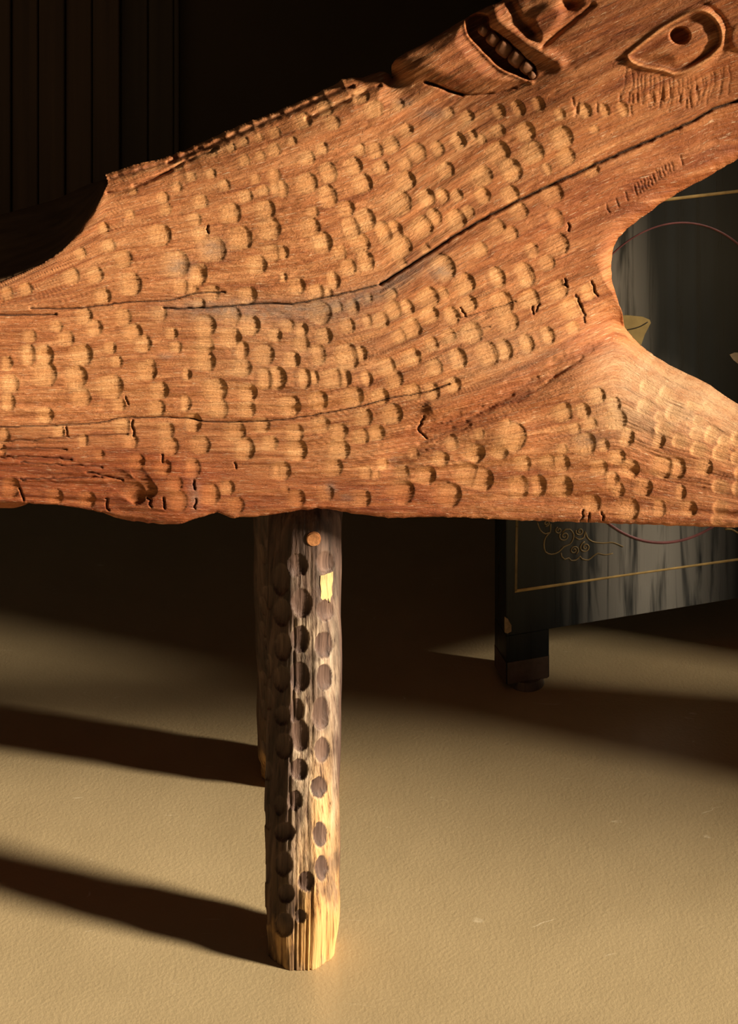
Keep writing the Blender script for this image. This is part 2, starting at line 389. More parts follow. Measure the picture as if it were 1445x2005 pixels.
# ------------------------------------------------------------------ carved marks (right end x, centre y, length, width) per tile
TS = 3.905
TILES = {
 (0, 420): [(610,450,300,110),(105,590,105,90),(250,555,150,90),(850,610,250,110),(790,440,200,110),(1010,325,270,120),(660,280,170,80),(1310,140,420,150),(1085,520,200,160),(1445,550,250,100),(710,770,220,110),(785,860,210,110),(1010,775,230,110),(1280,750,260,100),(570,940,150,110),(1090,900,280,130),(1160,985,150,120),(890,1015,140,80),(1360,910,180,80),(1395,1010,170,80),(280,1070,130,150),(410,1075,150,150),(710,1065,200,150),(940,1120,240,80),(1190,1140,200,70),(100,1140,100,110),(280,930,150,90),(480,850,200,80)],
 (0, 710): [(440,90,330,160),(670,105,200,160),(150,160,150,130),(945,180,270,170),(1200,60,260,130),(120,300,120,130),(410,400,250,110),(700,260,450,130),(1290,210,330,120),(965,320,250,90),(1265,345,280,110),(500,525,420,80),(1000,480,200,110),(1335,515,290,110),(80,560,80,110),(1060,600,380,100),(1370,640,310,130),(680,595,90,90),(800,705,280,70),(50,670,50,100),(1110,755,240,110),(485,1030,220,110),(730,1050,240,110),(1440,1060,170,140),(1400,930,180,110),(150,960,150,150),(1310,800,200,110)],
 (180, 240): [(350,510,270,60),(700,320,120,60),(800,405,200,70),(690,480,110,70),(590,560,280,80),(610,650,130,80),(890,590,200,100),(1060,470,230,80),(950,380,150,70),(1210,270,150,80),(1330,240,140,70),(1445,190,140,90),(1100,180,140,60),(1200,130,100,60),(1310,100,100,60),(1445,60,140,80),(960,220,190,50),(1090,440,50,60),(1290,420,190,70),(1445,390,160,90),(1230,545,190,90),(1360,505,120,80),(1450,490,90,110),(840,730,270,90),(1140,680,260,140),(1400,650,190,130),(600,850,420,130),(900,850,230,110),(1030,960,260,180),(1230,870,300,160),(1445,800,240,150),(310,1020,230,110),(750,1070,330,180),(880,1120,130,90),(1340,1080,280,130),(1445,990,180,120),(130,790,100,80),(180,920,200,90),(330,690,160,70)],
 (360, 520): [(175,70,150,150),(115,170,120,100),(280,210,160,110),(560,230,260,120),(790,90,50,70),(930,155,190,110),(1075,190,140,110),(1140,200,70,90),(1195,100,100,130),(165,290,150,80),(440,390,220,130),(250,460,200,150),(585,460,190,140),(850,460,160,90),(750,530,140,90),(950,490,110,100),(1220,310,140,80),(440,550,230,140),(235,605,190,120),(1135,525,170,110),(965,595,150,110),(500,650,120,130),(695,685,190,140),(245,735,250,140),(890,720,150,110),(1090,670,130,150),(1340,680,210,180),(1400,660,80,110),(520,780,260,130),(785,860,110,170),(690,870,140,150),(980,860,120,140),(1040,850,70,100),(1220,850,200,140),(1280,850,70,130),(335,950,220,160),(560,970,190,120),(345,1095,200,130),(60,1050,60,110),(550,1100,200,110),(895,1075,260,140),(1105,1020,190,130),(1375,990,260,140),(60,830,60,90),(1445,850,100,110),(1310,450,150,100),(1445,410,90,100),(1340,300,110,110)],
 (360, 740): [(135,340,140,130),(475,410,300,140),(660,360,170,110),(205,510,180,130),(725,500,210,110),(920,420,210,120),(1120,350,220,120),(1255,400,180,120),(545,540,180,160),(945,555,230,140),(1270,540,280,140),(130,690,130,150),(820,710,290,130),(760,710,60,110),(1215,680,230,120),(280,890,180,150),(390,840,130,100),(465,970,230,110),(930,920,230,120),(810,860,250,60),(1150,880,180,110),(1430,920,260,120),(1445,290,200,120),(1420,440,180,110),(1445,720,180,90)],
 (540, 120): [(270,430,220,110),(440,330,170,110),(710,240,270,110),(820,340,210,120),(490,450,240,100),(160,600,280,60),(300,720,210,100),(400,650,130,80),(1045,500,150,90),(940,610,150,120),(820,660,140,110),(690,660,130,80),(1280,640,110,110),(1140,660,150,140),(1360,370,260,80),(1445,580,120,120),(660,780,190,120),(470,830,150,150),(320,910,220,140),(860,790,160,100),(1040,760,180,90),(1060,880,330,130),(735,910,240,130),(1355,800,160,110),(470,1010,160,160),(600,1110,180,110),(330,1140,170,80),(1030,1040,240,160),(1210,1010,150,130),(1320,1000,110,110),(1425,1000,110,90),(100,960,110,120),(980,310,150,80)],
 (540, 360): [(470,80,160,150),(330,215,180,90),(600,180,180,110),(340,320,210,130),(430,430,170,150),(650,320,160,160),(760,250,170,160),(1030,110,200,160),(960,320,90,140),(890,340,140,170),(1260,220,100,130),(1190,280,230,150),(720,430,190,130),(1030,430,220,160),(545,510,170,100),(750,570,140,140),(620,620,160,110),(1445,230,180,140),(1355,590,180,200),(925,820,130,80),(740,860,70,70),(700,890,140,130),(515,940,120,90),(630,960,110,80),(865,1020,180,110),(960,930,150,130),(1055,920,110,120),(1240,970,180,120),(1240,830,260,140),(1320,810,90,90),(1110,1070,180,140),(1400,980,130,130),(1000,1140,170,100),(1380,1140,150,100),(490,720,250,100),(1180,480,150,70),(1000,590,260,70),(240,760,180,100),(100,520,200,90)],
 (720, 560): [(255,160,150,150),(350,130,110,120),(165,240,180,120),(530,190,180,110),(700,210,140,150),(410,290,150,140),(300,380,180,150),(830,110,170,110),(1110,100,190,160),(1310,70,200,130),(1150,250,290,130),(540,420,120,100),(680,370,120,140),(875,330,190,150),(755,530,150,150),(405,520,230,120),(215,590,200,120),(575,600,250,110),(270,690,170,120),(85,690,90,120),(1000,490,190,170),(1105,465,110,150),(1270,420,110,140),(1425,355,110,130),(160,830,160,110),(410,790,160,120),(550,790,130,120),(710,740,130,110),(265,960,190,140),(50,990,60,130),(130,1110,140,110),(900,1120,170,80)],
 (720, 760): [(700,410,120,110),(890,520,230,130,20),(905,350,190,110,-15),(1070,510,230,110,25),(1210,400,280,200,15),(1100,260,150,60),(620,560,250,110,15),(400,490,180,80,-12),(160,570,150,80,-12),(100,660,110,70),(325,640,210,100),(520,680,240,130,10),(350,830,240,170,20),(710,850,240,170,20),(960,710,200,160,8),(850,680,260,160,15),(1235,750,180,160),(1370,740,120,150),(1250,570,230,110),(1445,560,180,110),(30,840,40,70)],
 (860, 160): [(500,350,140,90),(725,350,160,140),(1015,390,190,160),(200,400,110,110),(285,390,70,80),(360,420,90,70),(530,500,220,150),(795,500,220,150),(1035,545,170,120),(860,650,60,90),(840,680,180,150),(625,640,180,160),(400,680,200,140),(100,640,110,110),(170,850,110,120),(385,840,130,120),(605,830,190,120),(940,820,240,140),(675,960,190,120),(265,970,120,90),(180,1040,150,130),(945,1020,130,140),(500,1080,200,110),(650,180,110,120),(500,200,110,110),(260,240,160,90),(800,150,100,110),(960,230,90,90),(1160,200,110,110),(1220,650,150,100),(1300,200,80,100),(1445,190,80,110),(600,1140,130,100),(1220,350,120,60)],
 (860, 400): [(365,320,170,100),(600,210,190,110),(760,330,120,110),(985,270,210,150),(500,530,110,150),(265,570,200,140),(110,460,120,200),(725,510,110,180),(880,420,140,110),(760,690,190,140),(980,620,170,130),(1090,760,200,150),(565,720,190,140),(285,730,90,110),(600,880,260,130),(1070,920,150,90),(880,980,110,130),(730,1040,130,130),(1190,650,120,120)],
 (1075, 780): [(180,90,180,130),(315,80,120,110),(370,180,180,90),(595,160,200,140),(245,220,190,80),(360,330,220,150),(460,350,90,100),(650,310,60,140),(610,320,230,150),(885,340,70,120),(835,350,230,170),(585,450,150,110),(450,520,290,110),(160,490,200,120),(690,550,180,130),(1045,550,130,150),(950,550,200,150),(1250,540,200,110),(540,620,120,120),(490,660,320,150),(580,700,110,110),(790,690,220,120),(1050,725,90,110),(180,670,190,150),(400,800,300,120),(690,850,280,150),(900,850,120,120),(1130,850,220,110),(150,380,150,80)],
 (1075, 640): [(550,590,120,110),(430,510,150,110)],
}
REV = {
 (1075, 780): [(640,150,110,100),(810,120,110,80),(815,210,180,110),(890,100,150,110),(940,305,150,100),(1075,250,110,100),(1190,250,110,130),(1080,370,140,110),(1250,390,150,110),(1290,310,110,90),(1390,290,80,100),(1385,440,80,100),(1265,530,150,110),(1085,690,130,120),(1245,660,140,100),(1395,680,80,110),(1105,810,110,100),(1250,830,140,110),(1415,560,60,100),(1235,920,150,80),(1100,150,110,70)],
 (1075, 640): [(850,480,130,90),(680,580,130,110),(1050,590,140,70),(1180,580,110,50),(820,540,140,60),(700,430,110,90)],
}
marks = []
RIM = np.zeros(U.shape)
def add_mark(x, y, L, W, rev=False, extra=None, depth=None):
    for m in marks:
        if abs(m[0]-x) < 13 and abs(m[1]-y) < 11: return
    marks.append((x, y, L, W, rev, extra, depth))
for (ox, oy), lst in TILES.items():
    for it in lst:
        add_mark(ox+it[0]/TS, oy+it[1]/TS, it[2]/TS, it[3]/TS, False, it[4] if len(it) > 4 else None)
for (ox, oy), lst in REV.items():
    for it in lst:
        add_mark(ox+it[0]/TS, oy+it[1]/TS, it[2]/TS, it[3]/TS, True)
# special, steeper cuts
add_mark(284, 979, 85, 38, False, 38, 8.0); add_mark(300, 972, 62, 26, False, 58, 7.0); add_mark(366, 982, 42, 38, False, 0, 5.0); add_mark(648, 622, 75, 40, False, 24)
# beyond the frame: rows of the same marks carry on
for k in range(110):
    x = -40-k % 11*60-rng.uniform(0, 30); y = 650+(k//11)*33+rng.uniform(-6, 6)
    add_mark(x, y, rng.uniform(38, 65), rng.uniform(26, 38))
for k in range(130):
    x = 1480+(k % 26)*62+rng.uniform(0, 25); y = 895+(k//26)*25+rng.uniform(-4, 4)
    add_mark(x, y, rng.uniform(28, 42), rng.uniform(24, 30), True)

REL = np.zeros(U.shape); GM = np.zeros(U.shape)          # relief (px into the wood) and gouge mask
wob = vnoise(U/9.0, V/9.0, 3)-0.5
for (x, y, L, W, rev, extra, dep) in marks:
    W = max(W*1.14, 16); L = max(L, W*0.75); Lc = L; L = L*1.45
    ang = math.radians(extra) if extra is not None else slope(x-(L*0.4 if not rev else -L*0.4), y)
    ca, sa = math.cos(ang), math.sin(ang)
    sg = -1 if rev else 1
    R = L+W
    w = window(x-R, x+R, y-R, y+R)
    X = (U[w]-x); Y = V[w]-y+1.6*wob[w]
    p = sg*(X*ca+Y*sa)          # 0 at the round end, negative towards the entry
    q = -X*sa+Y*ca
    hw = W/2
    back = L
    pp = -p                      # 0 .. L
    # half width along the mark: round end over hw, then slowly narrowing
    endr = hw*0.8
    wend = np.where(pp < endr, np.sqrt(np.clip(1-(1-np.clip(pp, 0, None)/endr)**2, 0, 1)), 1.0)
    wtail = 1-0.35*np.clip((pp-endr)/(L-endr+1e-6), 0, 1)**2
    hwid = hw*wend*wtail+1e-6
    c = 1-(q/hwid)**2
    dmax = min(4.0, 0.088*W*(rng.uniform(0.75, 1.25))) if dep is None else dep
    along = np.where(pp < endr*0.6, np.sqrt(np.clip(pp/(endr*0.6), 0, 1)), (1-0.62*sstep(pp, endr*0.5, min(Lc, W*1.15)))*(1-0.9*np.clip((pp-endr)/(L-endr+1e-6), 0, 1)**2))
    chat = 1+0.022*np.sin(pp*2*math.pi/rng.uniform(6, 9)+rng.uniform(0, 6))
    d = dmax*along*chat*np.sqrt(np.clip(c, 0, 1))
    d = np.where((pp >= 0) & (pp <= L*1.02) & (c > 0), d, 0)
    RIM[w] = np.where(d > 0, 0, RIM[w]); RIM[w] = np.maximum(RIM[w], np.where((d > 0) & (pp < W*0.9) & (REL[w] < d+0.4), sstep(d/dmax, 0.62, 0.2), 0))
    REL[w] = np.maximum(REL[w], d)
    GM[w] = np.maximum(GM[w], np.where(d > 0.15*dmax, (0.22+0.78*sstep(pp, min(Lc, W*1.25), min(Lc, W)*0.75))*sstep(d/dmax, 0.1, 0.3), 0))
# --- grain ridges in the wood itself, rough torn fibres between the cuts
T = flow(U, V); S = U+0.25*V
REL += (vnoise(S/85.0, T*330, 11)-0.5)*1.6*(1-0.5*GM) + (vnoise(S/30.0, T*620, 12)-0.5)*1.3*(1-0.6*GM)
REL += (vnoise(S/140.0, T*60, 13)-0.5)*7.0
REL += (vnoise(S/13.0, T*260, 14)-0.5)*1.5*(1-0.85*GM)*sstep(vnoise(U/60, V/35, 15), 0.35, 0.65)
# --- cracks
CR = 0.26*RIM*vnoise(U/14, V/14, 41)*(V > 60); GREY = np.zeros(U.shape)
def crack(pts, w0, depth, dark=1.0, jit=0.5, step=9):
    l = catmull(pts, step); l[1:-1] += rng.normal(0, jit, (len(l)-2, 2))
    d = dist_line(l, 24)
    prof = np.exp(-(d/w0)**2)
    global REL, CR
    REL += depth*prof; CR = np.maximum(CR, dark*np.clip(1.3*np.exp(-(d/(w0*0.85))**2), 0, 1))
    return d
crack([p for p in CRACK if p[0] >= 745], 3.1, 13)
crack([(60, 604), (150, 604), (250, 592), (330, 588), (380, 575), (440, 572)], 1.5, 5)
crack([(-30, 617), (60, 617), (110, 615)], 1.7, 5)
crack([(320, 603), (360, 604), (440, 600), (520, 594), (570, 595), (620, 586), (680, 573), (745, 556)], 1.9, 7)
crack([(-30, 837), (60, 835), (130, 832), (190, 828), (240, 818), (300, 817), (370, 819), (400, 825), (460, 826), (560, 821), (620, 812), (700, 797), (760, 780), (830, 768), (880, 752)], 1.4, 5)
crack([(900, 622), (940, 612), (1010, 590)], 1.2, 3, .7)
crack([(868, 655), (960, 640)], 1.0, 2, .4)
for pl in [[(830, 815), (824, 830), (817, 841), (826, 850), (835, 858)], [(1106, 546), (1111, 561)], [(1127, 577), (1139, 600), (1145, 632)], [(1158, 551), (1170, 579)], [(1043, 600), (1044, 615)], [(1057, 595), (1049, 610)], [(901, 602), (911, 620)], [(1112, 437), (1113, 452)], [(459, 906), (462, 917)], [(380, 942), (381, 958)], [(383, 976), (382, 996)], [(260, 823), (261, 853)], [(129, 835), (131, 851)], [(38, 956), (46, 979)], [(207, 976), (213, 999)], [(246, 777), (251, 792)], [(1136, 1023), (1142, 998)], [(1152, 1023), (1154, 1005)], [(1177, 1003), (1180, 1018)], [(407, 442), (408, 456)], [(317, 890), (318, 905)], [(288, 975), (296, 992)], [(320, 975), (322, 995)]]:
    crack(pl, rng.uniform(1.1, 1.7), rng.uniform(4, 8), .9, 1.6, 5)
# dark seams in the red belly on the left
for pl in [[(0, 895), (60, 893), (140, 900)], [(40, 905), (120, 910), (200, 915)], [(40, 938), (140, 936), (200, 935)], [(0, 880), (80, 876), (130, 880)], [(0, 865), (110, 858), (150, 855), (250, 850)], [(170, 925), (240, 940)]]:
    crack(pl, 1.6, 4, .6, 1.0)
# stepped ridges along the top edge of the neck
for pl, w0, dp in [([(206, 352), (260, 338), (300, 325), (340, 316)], 2.6, 8), ([(210, 378), (245, 372), (290, 355), (335, 334)], 2.8, 9), ([(262, 363), (310, 345), (372, 312), (425, 290)], 2.6, 8), ([(330, 318), (400, 290), (470, 260), (560, 222), (640, 187), (690, 170)], 4.0, 12), ([(600, 232), (660, 205), (720, 178), (745, 168)], 3.5, 10)]:
    crack(pl, w0, dp, .45, .8)
# tick marks along the upper fork
for k in range(26):
    t = k/25; x = 1190+150*t; y = 408-98*t
    if k % 3 == 0 or 8 < k < 22:
        crack([(x-2, y-6-rng.uniform(0, 5)), (x+3, y+6+rng.uniform(0, 4))], 1.6, 2.0, .3, 1.2, 4)
# --- fold where the lower branch leaves the trunk
dj = dist_line(catmull([(770, 905), (830, 860), (930, 810), (1040, 745), (1130, 690), (1195, 650)], 10), 90)
side = sstep(g1(U)-V, -160, 0)
REL += 9*np.exp(-(dj/26)**2)
dj2 = dist_line(catmull([(850, 800), (950, 765), (1050, 718), (1150, 668), (1190, 650)], 10), 60)
REL -= 8*np.exp(-(dj2/16)**2)
for k in range(30):
    t0 = rng.uniform(0, .75); t1 = t0+rng.uniform(.12, .3); off = rng.uniform(-45, 34)
    pa = [(790+400*t, 872-222*t+18*math.sin(t*3)+off*(1-.6*t)) for t in np.linspace(t0, min(t1, 1), 4)]
    crack(pa, rng.uniform(2.2, 5.0), rng.uniform(1.0, 2.2), rng.uniform(.02, .12), 1.0, 9)
# knot bump at the belly
kb = np.exp(-(((U-330)/75)**2+((V-960)/50)**2)); REL -= 16*kb
REL -= 10*np.exp(-(((U-1000)/60)**2+((V-860)/35)**2))

# --- the face carved in the upper fork
def poly_sd(pts, cap):
    pl = catmull(list(pts)+[pts[0]], 5)
    d = dist_line(pl, cap); i = inside_poly(pl[:-1])
    return np.where(i, d, -d)
MOUTH = [(911, 40), (916, 68), (937, 92), (977, 131), (1010, 147), (1038, 157), (1049, 149), (1049, 130), (1029, 112), (1003, 86), (977, 65), (959, 52), (956, 30), (924, 26)]
CHIN = [(766, 130), (780, 110), (840, 76), (905, 36), (914, 44), (918, 70), (938, 95), (978, 134), (1036, 160), (1000, 170), (950, 183), (905, 184), (860, 170), (834, 160), (800, 166), (768, 160)]
NOSE = [(1030, 34), (1050, 12), (1078, 0), (1110, 14), (1098, 52), (1064, 86), (1046, 70)]
EYE = [(1222, 108), (1240, 92), (1290, 53), (1327, 31), (1356, 17), (1382, 17), (1406, 35), (1418, 60), (1417, 88), (1400, 110), (1378, 127), (1345, 145), (1319, 150), (1297, 143), (1259, 136), (1233, 125)]
face = sstep(-(V-(180-0.30*(U-900))), -10, 40)*sstep(U, 760, 800)
GM *= (1-0.9*face*(U > 760)); 
sm = poly_sd(CHIN, 60); REL -= 15*sstep(sm, -5, 34)
crack([(834, 161), (858, 168), (880, 178), (905, 185)], 3.0, 10, .95, .5)
crack([(905, 186), (960, 184), (1010, 172)], 2.0, 4, .3, .5)
lip = dist_line(catmull([(969, 18), (976, 40), (1003, 62), (1043, 92), (1095, 122)], 6), 50)
REL -= 11*np.exp(-(lip/13)**2)
lip2 = dist_line(catmull([(911, 40), (915, 68), (936, 93), (977, 133), (1012, 149), (1040, 160)], 6), 30)
REL -= 4*np.exp(-(lip2/5)**2)
crack([(999, 8), (1006, 24), (1018, 44), (1040, 66)], 8, 16, .25, .4)
nz = poly_sd(NOSE, 50); REL -= 12*sstep(nz, -4, 18)
crack([(1062, 92), (1090, 66), (1120, 42), (1160, 10)], 5, 8, .1, .5)
nh = np.exp(-(((U-1116)/17)**2+((V-8)/13)**2)); REL += 26*nh
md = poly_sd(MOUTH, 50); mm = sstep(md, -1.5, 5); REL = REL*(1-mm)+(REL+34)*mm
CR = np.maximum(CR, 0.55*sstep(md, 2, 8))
ey = poly_sd(EYE, 70)
REL -= 7.5*np.exp(-((ey-5)/4.5)**2)
REL += 4.0*np.exp(-((ey+6)/5)**2)*sstep(U-V*.3, 1330, 1400)
REL += 10*sstep(ey, 9, 15)-8*sstep(ey, 16, 42)
pu = np.sqrt(((U-1331)/21)**2+((V-70)/18)**2); REL += 24*(1-sstep(pu, 0.72, 1.05)); CR = np.maximum(CR, .35*(1-sstep(pu, 0.7, 1.0)))
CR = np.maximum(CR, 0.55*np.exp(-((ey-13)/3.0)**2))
GM = np.maximum(GM, 0.9*np.exp(-((ey-5)/4)**2)*(ey > -3))
for k in range(23):                                          # scratched lines under the eye
    x = 1228+k*9+rng.uniform(-2.5, 2.5)
    y0 = 128+26*math.sin(max(0, min(1, (x-1222)/200))*math.pi)
    crack([(x, y0+rng.uniform(0, 6)), (x+rng.uniform(-3, 4), y0+28), (x+rng.uniform(-7, 5)-3, y0+rng.uniform(48, 66))], 1.5, 1.3, .22, 1.0, 8)
for k in range(26):                                          # small chops between neck marks and eye
    x = 1120+rng.uniform(0, 250); y = 212-(x-1120)*0.06+rng.uniform(-22, 14)
    crack([(x, y-8), (x+rng.uniform(-2, 3), y+8)], 2.2, 2.0, .1, .4, 5)
kn = np.sqrt(((U-1452)/30)**2+((V-75)/32)**2); REL -= 8*(1-sstep(kn, 0.6, 1.0)); CR = np.maximum(CR, .5*np.exp(-((kn-0.55)/.07)**2))
GM *= 1-0.75*sstep(V, 140, 60)*(U < 1200)

# ------------------------------------------------------------------ large form of the trunk
w_up = np.clip(g0(U)-V, -60, 1500)
macro = np.where(w_up < 620, 0.06*w_up+0.00032*w_up**2, 0.06*620+0.00032*620**2+0.457*(w_up-620))
ub = sstep(g2(U)+40-V, -60, 260)*sstep(U, 760, 1150)
macro -= 0.20*(np.clip(U, 0, 1700)-780)*ub
# lower branch swings slightly towards the viewer, gentle swellings along the trunk
macro += -0.05*np.clip(U-1050, 0, 900)*sstep(V, 640, 800)
macro += 10*np.sin(U/210.0+0.6)*sstep(w_up, 40, 250)
def fillet(d, R, A):
    x = np.clip(1-d/R, 0, 1); return A*(1-np.sqrt(np.clip(1-x*x, 0, 1)))
RD = {'bottom': (9, 7), 'rend': (90, 90), 'holeL': (150, 105), 'holeT': (34, 34), 'uend': (90, 90), 'head': (40, 30), 'chin': (34, 26), 'crest': (95, 70), 'saddle': (9, 7), 'lend': (80, 80)}
rnd = np.zeros(U.shape)
for nm, (R, A) in RD.items():
    rnd = np.maximum(rnd, fillet(DIST[nm], R, A))
fade = sstep(E, 0, 6)
Dfront = DB+PX*(macro+rnd+REL*(0.25+0.75*fade))
Dsm = DB+PX*(macro+rnd)
# back of the log
bul = np.sqrt(np.clip(1-(1-np.clip(E/190.0, 0, 1))**2, 0, 1))
etop = np.minimum.reduce([DIST[n] for n in ('crest', 'saddle', 'holeL', 'head', 'chin', 'uend')])
rel = etop/(etop+DIST['bottom']+1e-6)
rel = np.where((DIST['bottom'] >= CAP) | (U > 1250) & (V < 560), 0, rel)
Tk = (0.30-0.17*sstep(U, 700, 1150))*bul
Dback = np.maximum(Dsm+Tk, Dfront+0.012*np.clip(E/20, 0, 1))
Vb = VS-0.75*((V-VH)/F)*(Tk/PX)*rel*0.9
Vb += (40+0.66*((V-VH)/F)*(Tk/PX))*sstep(E, 0, 50)*sstep(DIST['bottom'], 150, 70)*sstep(U, 270, 20)

# tone masks
GREY = np.maximum.reduce([
    0.75*np.exp(-(((V-g2(U)-14)/22)**2))*sstep(U, 250, 420)*sstep(U, 920, 760),
    0.5*np.exp(-(((U-640)/80)**2+((V-612)/24)**2)),
    0.9*np.exp(-(((U-352)/26)**2+((V-522)/17)**2)), 0.7*np.exp(-(((U-420)/26)**2+((V-487)/20)**2)),
    0.6*np.exp(-(((U-325)/16)**2+((V-697)/6)**2)), 0.8*np.exp(-(((U-860)/28)**2+((V-532)/14)**2)),
    0.5*np.exp(-(((U-1150)/40)**2+((V-862)/14)**2)), 0.75*np.exp(-(((U-648)/10)**2+((V-955)/12)**2)),
    0.6*np.exp(-(((U-845)/30)**2+((V-222)/12)**2)), 0.6*np.exp(-(((U-792)/18)**2+((V-200)/8)**2)),
    0.45*np.exp(-(((U-680)/14)**2+((V-973)/8)**2)), 0.6*np.exp(-(((U-770)/9)**2+((V-902)/7)**2)),
    0.55*np.exp(-(((U-381)/12)**2+((V-970)/32)**2))])
GREY *= 0.55+0.9*vnoise(U/7, V/5, 21)
RED = np.maximum.reduce([1.3*sstep(V, 830, 930)*sstep(U, 560, 280), 0.75*sstep(V, 880, 985)*sstep(U, 1000, 850), 0.35*sstep(V, 880, 960),
                         0.55*sstep(dist_line(catmull([(800, 868), (930, 800), (1040, 735), (1190, 655)], 10), 60), 55, 5),
                         0.6*np.exp(-(((V-(g2(U)+80))/70)**2))*sstep(U, 950, 1100), 0.35*sstep(V, 260, 120)*sstep(U, 800, 900)])
RED = np.clip(RED, 0, 1)*(0.75+0.6*vnoise(U/40, V/16, 5))
PALE = np.maximum.reduce([sstep(U, 1080, 1280)*sstep(V, 640, 720)*sstep(V, 900, 800),
                          0.35*np.exp(-(((U-980)/170)**2+((V-690)/60)**2)), 0.3*np.exp(-(((U-600)/200)**2+((V-680)/80)**2))])
PALE *= 0.5+0.8*vnoise(U/18, V/10, 6)

def build_body(root):
    idx = np.full(U.shape, -1, np.int64); ok = OK
    idx[ok] = np.arange(ok.sum()); n = int(ok.sum())
    X, Y, Z = unproj(US[ok], VS[ok], Dfront[ok]); co = np.stack([X, Y, Z], 1)
    a, b, c, d = idx[:-1, :-1], idx[:-1, 1:], idx[1:, 1:], idx[1:, :-1]
    cnt = (a >= 0).astype(int)+(b >= 0)+(c >= 0)+(d >= 0)
    allsn = snap[:-1, :-1] & snap[:-1, 1:] & snap[1:, 1:] & snap[1:, :-1]
    m4 = (cnt == 4) & ~allsn
    quads = np.stack([a[m4], d[m4], c[m4], b[m4]], 1)
    tr = []
    for miss, o in ((a, (d, c, b)), (b, (a, d, c)), (c, (a, d, b)), (d, (a, c, b))):
        m = (cnt == 3) & (miss < 0); tr.append(np.stack([o[0][m], o[1][m], o[2][m]], 1))
    tris = np.concatenate(tr)
    # drop outside slivers
    okin = INS[ok]
    keep = okin[tris].any(1); tris = tris[keep]
    # back surface shares the rim
    ed = np.concatenate([quads[:, [0, 1]], quads[:, [1, 2]], quads[:, [2, 3]], quads[:, [3, 0]], tris[:, [0, 1]], tris[:, [1, 2]], tris[:, [2, 0]]])
    key = np.sort(ed, 1); key = key[:, 0]*(n+1)+key[:, 1]
    uq, inv, ct = np.unique(key, return_inverse=True, return_counts=True)
    rim = np.zeros(n, bool); rim[ed[ct[inv] == 1].ravel()] = True
    Xb, Yb, Zb = unproj(US[ok], np.where(rim, VS[ok], Vb[ok]), np.where(rim, Dfront[ok], Dback[ok]))
    cob = np.stack([Xb, Yb, Zb], 1)
    mp = np.where(rim, np.arange(n), n+np.arange(n))
    qb = mp[quads][:, ::-1]; tb = mp[tris][:, ::-1]
    co = np.concatenate([co, cob]); Q = np.concatenate([quads, qb]); Tt = np.concatenate([tris, tb])
    used = np.zeros(len(co), bool); used[Q.ravel()] = True; used[Tt.ravel()] = True
    rm = np.cumsum(used)-1
    me = mesh_np('body', co[used], rm[Q], rm[Tt])
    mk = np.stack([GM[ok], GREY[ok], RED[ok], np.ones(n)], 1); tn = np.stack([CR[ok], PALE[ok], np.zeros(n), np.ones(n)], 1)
    gv = np.stack([S[ok]/100.0, T[ok]*6.5, np.zeros(n)], 1)
    attr_color(me, 'mask', np.clip(np.concatenate([mk, mk*[0, .3, 1, 1]])[used], 0, 1))
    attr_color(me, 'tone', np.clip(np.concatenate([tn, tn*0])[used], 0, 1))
    attr_vec(me, 'grain', np.concatenate([gv, gv+[0, 0, 3]])[used])
    return link('body', me, M_BODY, root)

bench = bpy.data.objects.new('carved_bench', None); C.objects.link(bench)
tag(bench, 'orange-brown log bench carved with a face and rows of gouge marks', 'bench')
body = build_body(bench)

# --- seat: the hollow behind the front edge
def build_seat():
    near = catmull(G_saddle[1:], 12); n = len(near)
    rows = []; K = 10
    def Dn(x, y):
        i = np.argmin(np.abs(vs-y)); j = np.argmin(np.abs(us-x)); return Dsm[i, j]
    farc = interp([(-720, 470), (-300, 455), (-60, 430), (28, 409), (117, 384), (175, 356), (206, 346), (230, 340)])
    for j in range(K+1):
        t = j/K; row = []
        for (x, y) in near:
            D0 = Dn(x, y)+0.002
            fx = x-6*t; fy = farc(x)+6
            D = D0+0.15*t
            v = y+(fy-y)*t+ (18*math.sin(math.pi*t) if y-fy > 40 else 0)*min(1, (y-fy)/120)
            row.append(P3(fx, v, D))
        rows.append(row)
    co = [tuple(p) for r in rows for p in r]
    co += [(p[0], p[1]+0.004, p[2]-0.05) for r in rows for p in r]
    N = (K+1)*n; Q = []
    for j in range(K):
        for i in range(n-1):
            a = j*n+i; Q.append((a, a+1, a+n+1, a+n)); Q.append((N+a, N+a+n, N+a+n+1, N+a+1))
    for i in range(n-1):
        Q.append((i, N+i, N+i+1, i+1)); a = K*n+i; Q.append((a, a+1, N+a+1, N+a))
    for j in range(K):
        a = j*n; Q.append((a, a+n, N+a+n, N+a)); a = j*n+n-1; Q.append((a, N+a, N+a+n, a+n))
    me = mesh_np('seat', co, Q); o = link('seat', me, M_SEAT, bench); return o
build_seat()

